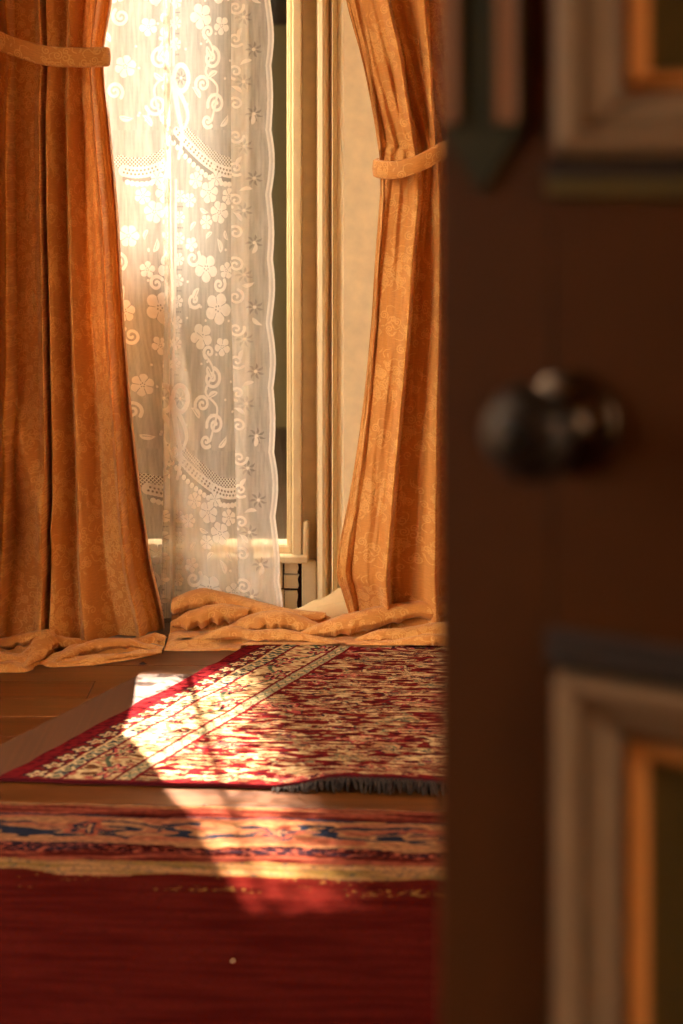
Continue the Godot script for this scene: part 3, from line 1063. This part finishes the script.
func build_left_curtain() -> void:
	var d := 4.03
	var c := thing("gold_curtain", "deep orange gold damask curtain with hem heaped on the bare boards", "curtain", Vector3.ZERO, "gold damask curtains")
	var tab := [
		[-820.0, [-170, -110, -55, -5, 40, 85, 125, 158, 172]],
		[-300.0, [-130, -84, -40, 4, 46, 80, 106, 132, 142]],
		[0.0, [-80, -48, -16, 14, 47, 69, 85, 103, 110]],
		[58.0, [-62, -36, -10, 16, 47, 67, 82, 95, 102.5]],
		[120.0, [-70, -42, -13, 15, 47, 67, 83, 100, 108]],
		[210.0, [-85, -52, -18, 16, 48, 68, 86, 108, 116]],
		[330.0, [-100, -62, -22, 17, 51, 71, 93, 115, 123]],
		[450.0, [-112, -70, -26, 17, 53, 75, 100, 123, 134]],
		[560.0, [-125, -80, -30, 15, 54, 79, 107, 133, 149]],
		[640.0, [-140, -90, -35, 12, 55, 86, 119, 148, 164]],
	]
	var extra := func(px: float, py: float) -> float:
		var z := 0.0
		# a bent fold low on the left
		var t := (py - 405.0) / 120.0
		if t > -0.2 and t < 1.6:
			var xr := 16.0 + 34.0 * minf(t, 1.0) - 26.0 * maxf(t - 1.0, 0.0)
			var k := exp(-pow((px - xr) / (9.0 if px > xr else 22.0), 2.0))
			z += 0.05 * k * smoothstep(-0.2, 0.3, t) * smoothstep(1.6, 1.0, t)
		# the foot of the cloth swings out over the floor
		var f := smoothstep(470.0, 640.0, py)
		z += 0.085 * f * f * smoothstep(150.0, 60.0, px)
		# the last fold turns back towards the window
		if px > 96.0:
			z -= 0.0
		return z
	obj("drape", drape(tab, d, [0.06, 0.065, 0.065, 0.06, 0.06, 0.055, 0.065, -0.045], [0.86, 0.2, 0.88, 0.90, 0.16, 0.2, 0.88, 0.95], 3.2, 60.0, extra), M.damask, c)
	var ridges := [
		[[-140, 640, 3.93, 0.06], [-40, 640, 3.91, 0.06], [0, 638, 3.90, 0.045], [20, 634, 3.89, 0.04], [44, 629, 3.88, 0.035]],
		[[44, 629, 3.89, 0.035], [60, 636, 3.89, 0.03], [80, 638, 3.90, 0.03]],
		[[44, 629, 3.88, 0.03], [38, 640, 3.84, 0.035], [30, 654, 3.79, 0.03], [20, 666, 3.74, 0.025]],
		[[-140, 655, 3.80, 0.05], [-30, 652, 3.81, 0.05], [5, 652, 3.80, 0.045], [22, 656, 3.78, 0.04]],
		[[52, 660, 3.78, 0.025], [62, 652, 3.81, 0.035], [78, 645, 3.85, 0.035], [97, 639, 3.88, 0.035], [126, 638, 3.90, 0.035], [146, 644, 3.90, 0.03], [164, 650, 3.89, 0.02]],
		[[52, 662, 3.78, 0.03], [90, 657, 3.80, 0.035], [120, 653, 3.83, 0.03], [164, 650, 3.88, 0.02]],
		[[140, 640, 3.95, 0.03], [156, 632, 3.98, 0.03], [166, 640, 3.94, 0.02]],
		[[-140, 664, 3.75, 0.05], [-30, 664, 3.74, 0.05], [8, 662, 3.75, 0.035], [20, 667, 3.74, 0.022]],
	]
	obj("heaped_hem", rolls(heap(ridges, -1.1, -0.386, 3.66, 4.06, nothing, 81, 0.0), ridges, 82, 0.0, -0.387), M.damask, c)
	var tb := tag(obj("curtain_tieback", band([Vector3(X(-104, 4.0), Y(6, 4.0), -4.12), Vector3(X(-88, 3.97), Y(12, 3.97), -3.985), Vector3(X(-20, 3.95), Y(24, 3.95), -3.945), Vector3(X(14, 3.95), Y(37, 3.95), -3.94), Vector3(X(48, 3.95), Y(46, 3.95), -3.942), Vector3(X(80, 3.96), Y(47.5, 3.96), -3.955), Vector3(X(105, 3.985), Y(47, 3.985), -3.985), Vector3(X(106.5, 4.02), Y(47, 4.02), -4.02)], 0.044), M.damask),
		"gold fabric tieback rising to its hook round the deep orange curtain", "tieback", "curtain tiebacks")

func build_right_curtain() -> void:
	var d := 4.03
	var c := thing("gold_curtain", "pale gold damask curtain beside the cream window casing, hem trailing onto the rug", "curtain", Vector3.ZERO, "gold damask curtains")
	var tab := [
		[-820.0, [190, 212, 280, 350, 420, 480]],
		[-300.0, [290, 310, 352, 402, 452, 505]],
		[0.0, [346, 359, 391, 428, 470, 520]],
		[60.0, [362, 371, 404, 432, 465, 505]],
		[110.0, [372, 378, 411, 435, 462, 500]],
		[155.0, [379, 382.5, 419, 438, 460, 492]],
		[182.0, [380.5, 385, 423, 440, 460, 492]],
		[220.0, [378, 384, 420, 442, 464, 498]],
		[260.0, [375, 381, 416, 442, 468, 505]],
		[330.0, [370.5, 377, 411, 442, 475, 515]],
		[420.0, [361, 370, 403, 441, 482, 525]],
		[490.0, [350, 362, 397, 441, 488, 535]],
		[545.0, [339, 354, 393, 441, 492, 540]],
		[572.0, [337, 352, 391, 441, 495, 545]],
		[592.0, [342, 356, 392, 442, 496, 546]],
		[640.0, [352, 362, 394, 444, 496, 546]],
	]
	var extra := func(px: float, py: float) -> float:
		# the front fold swells low down and tucks under at the floor
		var b := exp(-pow((py - 545.0) / 60.0, 2.0)) * smoothstep(400.0, 360.0, px)
		var z := 0.03 * b
		z -= 0.035 * smoothstep(575.0, 610.0, py) * smoothstep(405.0, 380.0, px)
		# a long slanting fold from the tie down to the left edge
		var t := clampf((py - 330.0) / 150.0, 0.0, 1.0)
		var xr := lerpf(396.0, 366.0, t)
		z += 0.016 * exp(-pow((px - xr) / 9.0, 2.0)) * smoothstep(240.0, 360.0, py) * smoothstep(560.0, 470.0, py)
		# pulls running into the tie from above
		if py < 150.0:
			z += 0.008 * sin((px - (py * 0.25)) * 0.55) * smoothstep(-60.0, 130.0, py)
		elif py < 330.0:
			z += 0.006 * sin((px + (py * 0.10)) * 0.5) * smoothstep(330.0, 190.0, py)
		return z
	obj("drape", drape(tab, d, [0.012, 0.085, 0.07, 0.06, 0.05], [0.6, 0.86, 0.85, 0.8, 0.7], 3.2, 168.0, extra, 34), M.damask, c)
	var ridges := [
		[[168, 602, 4.08, 0.03], [176, 597, 4.08, 0.035], [203, 589, 4.09, 0.04], [238, 596, 4.08, 0.04], [273, 606, 4.06, 0.035], [299, 610, 4.05, 0.03], [326, 612, 4.05, 0.03]],
		[[172, 622, 4.04, 0.03], [190, 611, 4.04, 0.035], [222, 604, 4.04, 0.035], [250, 608, 4.03, 0.03]],
		[[200, 634, 3.98, 0.03], [226, 627, 3.985, 0.03], [250, 615, 4.00, 0.034], [282, 611, 4.00, 0.034], [308, 619, 3.985, 0.03], [330, 628, 3.965, 0.028]],
		[[178, 640, 3.94, 0.025], [198, 636, 3.945, 0.034], [229, 626, 3.955, 0.036], [255, 630, 3.945, 0.03], [282, 629, 3.94, 0.032], [312, 635, 3.925, 0.028], [340, 643, 3.90, 0.024], [378, 647, 3.885, 0.02]],
		[[300, 631, 3.95, 0.03], [326, 621, 3.97, 0.035], [356, 612, 3.985, 0.04], [396, 604, 4.00, 0.045], [440, 600, 4.01, 0.045], [540, 600, 4.01, 0.045]],
		[[360, 636, 3.93, 0.025], [378, 630, 3.935, 0.03], [410, 627, 3.94, 0.035], [450, 622, 3.945, 0.035], [540, 622, 3.945, 0.035]],
		[[345, 643, 3.895, 0.02], [390, 640, 3.90, 0.03], [425, 634, 3.905, 0.032], [450, 634, 3.905, 0.032], [540, 634, 3.905, 0.032]],
		[[400, 588, 4.05, 0.04], [440, 580, 4.04, 0.05], [500, 585, 4.04, 0.05]],
	]
	var base := func(p: Vector2) -> float:
		var k := 1.0 - pow((p.y - 4.0) / 0.11, 2.0)
		var e := minf(k, smoothstep(X(163, 4.0), X(185, 4.0), p.x))
		return 0.010 * e if e > 0.05 else 0.0
	obj("heaped_hem", rolls(heap(ridges, -0.384, 0.46, 3.84, 4.112, base, 83, 0.012), ridges, 84, 1.0, -0.383), M.damask, c)
	var lin := [
		[[300, 606, 4.14, 0.030], [318, 597, 4.14, 0.045], [342, 583, 4.15, 0.05], [370, 580, 4.15, 0.05], [420, 585, 4.15, 0.05]],
		[[318, 606, 4.11, 0.02], [345, 598, 4.11, 0.025], [380, 596, 4.11, 0.03]],
	]
	obj("lining", heap(lin, -0.16, 0.24, 4.04, 4.205, nothing, 85, 0.0), M.lining, c)
	tag(obj("curtain_tieback", band([Vector3(X(377, 4.05), Y(158, 4.05), -4.065), Vector3(X(377, 3.99), Y(160, 3.99), -4.0), Vector3(X(392, 3.955), Y(161, 3.955), -3.95), Vector3(X(412, 3.945), Y(157, 3.945), -3.935), Vector3(X(430, 3.95), Y(149, 3.95), -3.945), Vector3(X(446, 3.97), Y(140, 3.97), -3.965), Vector3(X(472, 3.975), Y(130, 3.975), -3.97), Vector3(X(498, 4.0), Y(124, 4.0), -4.0), Vector3(X(503, 4.1), Y(120, 4.1), -4.13)], 0.040), M.damask),
		"gold fabric tieback round the pale gold curtain by the casing", "tieback", "curtain tiebacks")

func build_lace() -> void:
	# one sheet of lace, folded over itself twice
	var tab := [
		[-820.0, [30, 172, 166, 268, 246, 292]],
		[0.0, [70, 169, 163, 249, 232, 278.5]],
		[150.0, [75, 170, 164, 249, 232, 279]],
		[300.0, [80, 174, 164, 249, 232, 280]],
		[390.0, [86, 190, 162, 250, 234, 280.5]],
		[470.0, [90, 200, 163, 246, 236, 282]],
		[540.0, [95, 208, 162, 252, 238, 284]],
		[620.0, [100, 222, 160, 262, 240, 288]],
	]
	var cloth := [0.0, 108.0, 141.0, 256.0, 300.0, 346.0]
	var depth := [-4.172, -4.165, -4.150, -4.135, -4.128, -4.118] # at the folds, window side to room side
	var per := 40
	var nv := 300
	var d := 4.15
	var wr := noise(91, 0.05, 2)
	var pts := PackedVector3Array()
	var uvs := PackedVector2Array()
	for j in nv:
		var h := lerpf(3.15, 0.004, j / (nv - 1.0))
		var py := YH + (EYE - h) * F / d
		var e := row_at(tab, py)
		for f in 5:
			for i in per + (1 if f == 4 else 0):
				var s := float(i) / per
				# round the turns
				var ss := s
				var px: float = lerpf(e[f], e[f + 1], ss)
				var z: float = lerpf(depth[f], depth[f + 1], s)
				z += 0.007 * sin(px * 0.16 + f * 1.7) * (1.0 if f == 0 or f == 2 else 0.3) + 0.002 * wr.get_noise_2d(px * 1.5, py * 0.4)
				pts.append(Vector3((px - CX) * d / F, h, z))
				uvs.append(Vector2(lerpf(cloth[f], cloth[f + 1], s) / 346.0, (py - 130.0) / 320.0))
	var m := grid_mesh(pts, uvs, per * 5 + 1, nv)
	tag(obj("lace_curtain", m, M.lace), "cream white floral lace curtain with scalloped edge hanging before the glass", "curtain")

# ------------------------------------------------------------------ rugs
func build_rugs() -> void:
	# rug by the window
	var fl := Vector2(-0.583, 3.060)
	var va := Vector2(0.745, -0.062).normalized()
	var vb := Vector2(0.373, 0.82).normalized()
	var wid := 1.60
	var dep := 0.98
	var r := thing("floral_rug", "cream and red floral rug under the trailing gold curtain", "rug")
	var nu := 200
	var nv := 120
	var wob := noise(101, 2.2, 2)
	var place := func(a: float, b: float) -> Vector3:
		var p := fl + va * a + vb * b
		p += vb * 0.006 * wob.get_noise_2d(a * 2.0, 3.0) * smoothstep(0.2, 0.0, b) + va * 0.006 * wob.get_noise_2d(7.0, b * 3.0) * smoothstep(0.2, 0.0, a)
		# the front lifts in a shallow buckle
		var l := smoothstep(0.46, 0.60, a) * (1.0 - 0.45 * smoothstep(0.66, 0.86, a)) * (1.0 - smoothstep(1.0, 1.3, a))
		var hh := 0.022 * l * (1.0 - smoothstep(0.0, 0.12, b))
		hh += 0.0025 * (1.0 + wob.get_noise_2d(a * 3.0, b * 3.0)) * smoothstep(0.0, 0.1, b)
		return Vector3(p.x, 0.0085 + hh, -p.y)
	var pts := PackedVector3Array()
	var uvs := PackedVector2Array()
	for j in nv:
		for i in nu:
			var a := wid * i / (nu - 1.0)
			var b := dep * (1.0 - j / (nv - 1.0))
			pts.append(place.call(a, b))
			uvs.append(Vector2(a / 1.60, 1.0 - b / 1.05))
	obj("pile", grid_mesh(pts, uvs, nu, nv), M.persian, r)
	# its dark underside and sides
	var under := PackedVector3Array()
	var uu := PackedVector2Array()
	for j in nv:
		for i in nu:
			under.append(pts[j * nu + i] - Vector3(0, 0.006, 0))
			uu.append(Vector2(i, j) * 0.1)
	obj("backing", grid_mesh(under, uu, nu, nv, true), M.rug_back, r)
	var st := stool()
	for i in nu - 1:
		for j in [0, nv - 1]:
			quad(st, pts[j * nu + i], pts[j * nu + i + 1], under[j * nu + i + 1], under[j * nu + i], Vector3(0, 0, -1 if j == 0 else 1))
	for j in nv - 1:
		for i in [0, nu - 1]:
			quad(st, pts[j * nu + i], pts[(j + 1) * nu + i], under[(j + 1) * nu + i], under[j * nu + i], Vector3(-1 if i == 0 else 1, 0, 0))
	obj("edge", done(st), M.rug_edge, r)
	# worn fringe along the buckled front
	var fr := stool()
	for k in 260:
		var a := lerpf(0.47, 0.98, k / 259.0) + rng.randf_range(-0.002, 0.002)
		var p: Vector3 = place.call(a, 0.0) - Vector3(0, 0.003, 0)
		var tip := Vector3(p.x + rng.randf_range(-0.006, 0.006), maxf(0.002, p.y * rng.randf_range(0.1, 0.5)), p.z + rng.randf_range(0.004, 0.016))
		var w := Vector3(0.0011, 0, 0)
		var mid := p.lerp(tip, 0.5) + Vector3(0, 0, 0.003)
		for seg in [[p, mid], [mid, tip]]:
			quad(fr, seg[0] - w, seg[0] + w, seg[1] + w, seg[1] - w, Vector3(0, 0.2, 1))
			quad(fr, seg[0] - w, seg[0] + Vector3(0, 0, -0.001), seg[1] + Vector3(0, 0, -0.001), seg[1] - w, Vector3(-1, 0, 0))
			quad(fr, seg[0] + w, seg[0] + Vector3(0, 0, -0.001), seg[1] + Vector3(0, 0, -0.001), seg[1] + w, Vector3(1, 0, 0))
	var fo := obj("fringe", done(fr), M.fringe, r)
	fo.set_meta("kind", "stuff")
	# thin underlay that sticks out at the left
	var ul := stool()
	var c0 := fl + va * -0.115 + vb * 0.03
	var c1 := fl + va * -0.12 + vb * 0.70
	var c2 := fl + va * 0.3 + vb * 0.72
	var c3 := fl + va * 0.3 + vb * 0.03
	var top := []
	for q in [c0, c1, c2, c3]:
		top.append(Vector3(q.x, 0.0022, -q.y))
	quad(ul, top[0], top[1], top[2], top[3], Vector3(0, 1, 0))
	for k in 4:
		var a: Vector3 = top[k]
		var b: Vector3 = top[(k + 1) % 4]
		quad(ul, a, b, b - Vector3(0, 0.002, 0), a - Vector3(0, 0.002, 0), (a + b) / 2.0 - (top[0] + top[2]) / 2.0)
	tag(obj("rug_underlay", done(ul), M.underlay), "thin brown underlay sticking out beside the floral rug", "underlay")
	# crimson rug towards the viewer
	var r2 := thing("crimson_rug", "large worn crimson rug with navy and tan border by the bare board strip", "rug")
	var n2 := 160
	var m2 := 120
	var p2 := PackedVector3Array()
	var u2 := PackedVector2Array()
	var b2 := PackedVector3Array()
	for j in m2:
		for i in n2:
			var a := 2.0 * i / (n2 - 1.0)
			var b := 1.5 * j / (m2 - 1.0)
			var x := -1.15 + a
			var z := 2.945 - 0.060 * (x + 0.55) - b + 0.004 * wob.get_noise_2d(a * 4.0, 50.0) * smoothstep(0.1, 0.0, b)
			p2.append(Vector3(x, 0.008 + 0.0015 * wob.get_noise_2d(a * 4.0, b * 4.0), -z))
			u2.append(Vector2(a / 2.0, b / 1.5))
			b2.append(Vector3(x, 0.001, -z))
	obj("pile", grid_mesh(p2, u2, n2, m2), M.crimson, r2)
	var e2 := stool()
	for i in n2 - 1:
		for j in [0, m2 - 1]:
			quad(e2, p2[j * n2 + i], p2[j * n2 + i + 1], b2[j * n2 + i + 1], b2[j * n2 + i], Vector3(0, 0, -1 if j == 0 else 1))
	for j in m2 - 1:
		for i in [0, n2 - 1]:
			quad(e2, p2[j * n2 + i], p2[(j + 1) * n2 + i], b2[(j + 1) * n2 + i], b2[j * n2 + i], Vector3(-1 if i == 0 else 1, 0, 0))
	obj("edge", done(e2), M.rug_edge, r2)

func crumb(px: float, py: float, r: float, base: float, m: Material, label: String, called: String, category: String) -> void:
	var d := (EYE - base) * F / (py - YH)
	var st := stool()
	var p := []
	for k in 12:
		var t := k * 2.399963
		var y := 1.0 - 2.0 * (k + 0.5) / 12.0
		var q := sqrt(1.0 - y * y)
		p.append(Vector3(cos(t) * q, y * 0.7, sin(t) * q) * r * rng.randf_range(0.75, 1.2))
	var top := Vector3(0, r * 0.9, 0)
	var n := 9
	var ring1 := []
	var ring2 := []
	for k in n:
		var t := TAU * k / n
		ring1.append(Vector3(cos(t), 0.55, sin(t)) * r * rng.randf_range(0.6, 0.95))
		ring2.append(Vector3(cos(t) * 1.5, 0.0, sin(t)) * r * rng.randf_range(0.8, 1.2))
	for k in n:
		var l := (k + 1) % n
		tri(st, top, ring1[k], ring1[l], ring1[k] + Vector3(0, r, 0))
		quad(st, ring1[k], ring1[l], ring2[l], ring2[k], ring1[k] + Vector3(0, r * 0.3, 0))
		tri(st, Vector3.ZERO, ring2[k], ring2[l], Vector3(0, -1, 0))
	var o := tag(obj(called, done(st), m), label, category) as MeshInstance3D
	o.position = Vector3(X(px, d), base, -d)

# ------------------------------------------------------------------ door
func build_door() -> void:
	var t := thing("panelled_door", "dark brown panelled door with taupe and gilt mouldings standing open", "door", Vector3(0.0612, 0, -1.15))
	t.rotation.y = deg_to_rad(-33.0)
	var W := 0.98
	var T := 0.042
	var HT := 2.12
	# stiles and rails; the face lies at z = 0
	var s0 := 0.082
	var s1 := W - 0.082
	var lo_top := 0.745
	var up_bot := 1.052
	plain_box("lock_stile", Vector3(0, 0.008, -T), Vector3(s0, HT, 0), M.door, t, 0.003)
	plain_box("hinge_stile", Vector3(s1, 0.008, -T), Vector3(W, HT, 0), M.door, t, 0.003)
	plain_box("bottom_rail", Vector3(s0, 0.008, -T), Vector3(s1, 0.2, -0.0004), M.door, t, 0.001)
	plain_box("lock_rail", Vector3(s0, lo_top, -T), Vector3(s1, up_bot, -0.0004), M.door, t, 0.001)
	plain_box("top_rail", Vector3(s0, HT - 0.12, -T), Vector3(s1, HT, -0.0004), M.door, t, 0.001)
	for pr in [[0.2, lo_top], [up_bot, HT - 0.12]]:
		var y0: float = pr[0]
		var y1: float = pr[1]
		plain_box("panel", Vector3(s0, y0, -T + 0.006), Vector3(s1, y1, -0.022), M.olive, t, 0.001)
		for e in 2:
			var ye: float = y0 - 0.001 if e == 0 else y1 + 0.001
			var dn := -1.0 if e == 0 else 1.0
			plain_box("slate_band", Vector3(s0 - 0.002, minf(ye, ye + dn * 0.008), -0.002), Vector3(s1 + 0.002, maxf(ye, ye + dn * 0.008), 0.010), M.dark_edge, t, 0.002)
			plain_box("olive_band", Vector3(s0 - 0.003, minf(ye + dn * 0.008, ye + dn * 0.020), -0.002), Vector3(s1 + 0.003, maxf(ye + dn * 0.008, ye + dn * 0.020), 0.006), M.dark_edge if e else M.olive, t, 0.002)
		obj("moulding", ring(s0, y0, s1, y1, [[0.004, 0.0], [0.005, 0.010], [0.012, 0.013], [0.017, 0.008], [0.019, 0.002], [0.026, 0.003], [0.036, -0.004], [0.043, -0.014]]), M.mould, t)
		obj("gilt_bead", ring(s0 + 0.043, y0 + 0.043, s1 - 0.043, y1 - 0.043, [[0.0, -0.016], [0.001, -0.010], [0.005, -0.007], [0.009, -0.010], [0.011, -0.022]]), M.gilt, t)
	# pointed ornament high on the lock stile: dark tongue between two gilt fillets
	var st := stool()
	var zt := 0.004
	var pl := [Vector2(0.004, 1.075), Vector2(0.033, 1.032), Vector2(0.064, 1.075), Vector2(0.064, 1.9), Vector2(0.004, 1.9)]
	var mid := Vector3(0.034, 1.4, zt)
	for k in 5:
		var a := Vector3(pl[k].x, pl[k].y, zt)
		var b := Vector3(pl[(k + 1) % 5].x, pl[(k + 1) % 5].y, zt)
		tri(st, mid, a, b, Vector3(0, 0, 1))
		quad(st, a, b, Vector3(b.x, b.y, 0), Vector3(a.x, a.y, 0), (a + b) / 2.0 - mid)
	var orn := obj("ornament", done(st), M.black_green, t)
	plain_box("fillet", Vector3(0.006, 1.076, zt), Vector3(0.0185, 1.89, zt + 0.005), M.gilt_dull, orn, 0.002)
	plain_box("fillet", Vector3(0.046, 1.076, zt), Vector3(0.0605, 1.89, zt + 0.005), M.gilt_dull, orn, 0.002)
	# knob on its rose
	var kn := Node3D.new()
	kn.name = "door_knob"
	t.add_child(kn)
	kn.position = Vector3(0.094, 0.893, 0)
	obj("rose", lathe([[0.0, 0.0], [0.032, 0.0], [0.032, 0.003], [0.030, 0.006], [0.024, 0.008], [0.016, 0.012], [0.0125, 0.018], [0.0125, 0.02]]), M.bronze, kn)
	obj("shank", lathe([[0.0115, 0.012], [0.010, 0.020], [0.0095, 0.028], [0.0115, 0.034], [0.013, 0.038]]), M.bronze, kn)
	obj("grip", lathe([[0.010, 0.034], [0.017, 0.037], [0.0235, 0.043], [0.0275, 0.051], [0.0285, 0.058], [0.026, 0.066], [0.020, 0.071], [0.011, 0.075], [0.0, 0.076]]), M.dark_grip, kn)

# ------------------------------------------------------------------ all
func _ready() -> void:
	rng.seed = 7
	var cam := Camera3D.new()
	cam.name = "camera"
	add_child(cam)
	cam.position = Vector3(0, EYE, 0)
	var ca := CameraAttributesPhysical.new()
	ca.frustum_near = 0.05
	ca.frustum_far = 200.0
	ca.frustum_focal_length = 50.0
	ca.exposure_aperture = 2.6
	ca.frustum_focus_distance = 3.95
	cam.attributes = ca
	cam.projection = Camera3D.PROJECTION_FRUSTUM
	cam.near = 0.05
	cam.far = 200.0
	cam.size = 0.05 * 1024.0 / F
	cam.frustum_offset = Vector2(0, -0.05 * (512.0 - YH) / F)
	cam.current = true
	var we := WorldEnvironment.new()
	we.name = "environment"
	var en := Environment.new()
	en.tonemap_mode = Environment.TONE_MAPPER_LINEAR
	en.tonemap_exposure = 0.94
	en.sdfgi_enabled = true
	en.ssao_enabled = true
	en.ssil_enabled = true
	en.background_mode = Environment.BG_SKY
	var sk := ProceduralSkyMaterial.new()
	sk.sky_top_color = Color(0.95, 0.91, 0.84)
	sk.sky_horizon_color = Color(1.0, 0.94, 0.83)
	sk.ground_horizon_color = Color(0.9, 0.8, 0.66)
	sk.ground_bottom_color = Color(0.6, 0.5, 0.4)
	sk.sky_energy_multiplier = 1.0
	sk.energy_multiplier = 22.0
	en.sky = Sky.new()
	en.sky.sky_material = sk
	we.environment = en
	add_child(we)
	var sun := DirectionalLight3D.new()
	sun.name = "sun"
	sun.light_color = Color(1.0, 0.95, 0.87)
	sun.light_energy = 46.0
	sun.light_angular_distance = 0.6
	sun.shadow_enabled = true
	sun.sky_mode = DirectionalLight3D.SKY_MODE_LIGHT_ONLY
	add_child(sun)
	sun.look_at_from_position(Vector3(-0.90, 8.35, -5.0), Vector3(0, 0, 0), Vector3.UP)
	make_materials()
	M.rug_edge = mat("red selvedge", rgb8(64, 13, 17), 0.95, 0.15)
	M.gilt_dull = mat("dull gilt paint", rgb8(122, 72, 26), 0.5)
	build_room()
	build_window()
	build_outside()
	build_lace()
	build_left_curtain()
	build_right_curtain()
	build_rugs()
	build_door()
	crumb(143, 664, 0.0055, 0.0006, M.crumb, "small dark crumb on the boards before the heaped curtain hem", "crumb", "crumb")
	crumb(204, 806, 0.0035, 0.0006, M.crumb, "tiny dark crumb on the bare board strip between the rugs", "crumb", "crumb")
	crumb(233, 961, 0.0016, 0.0095, M.lint, "tiny pale speck of lint on the crimson rug field", "lint_speck", "lint")
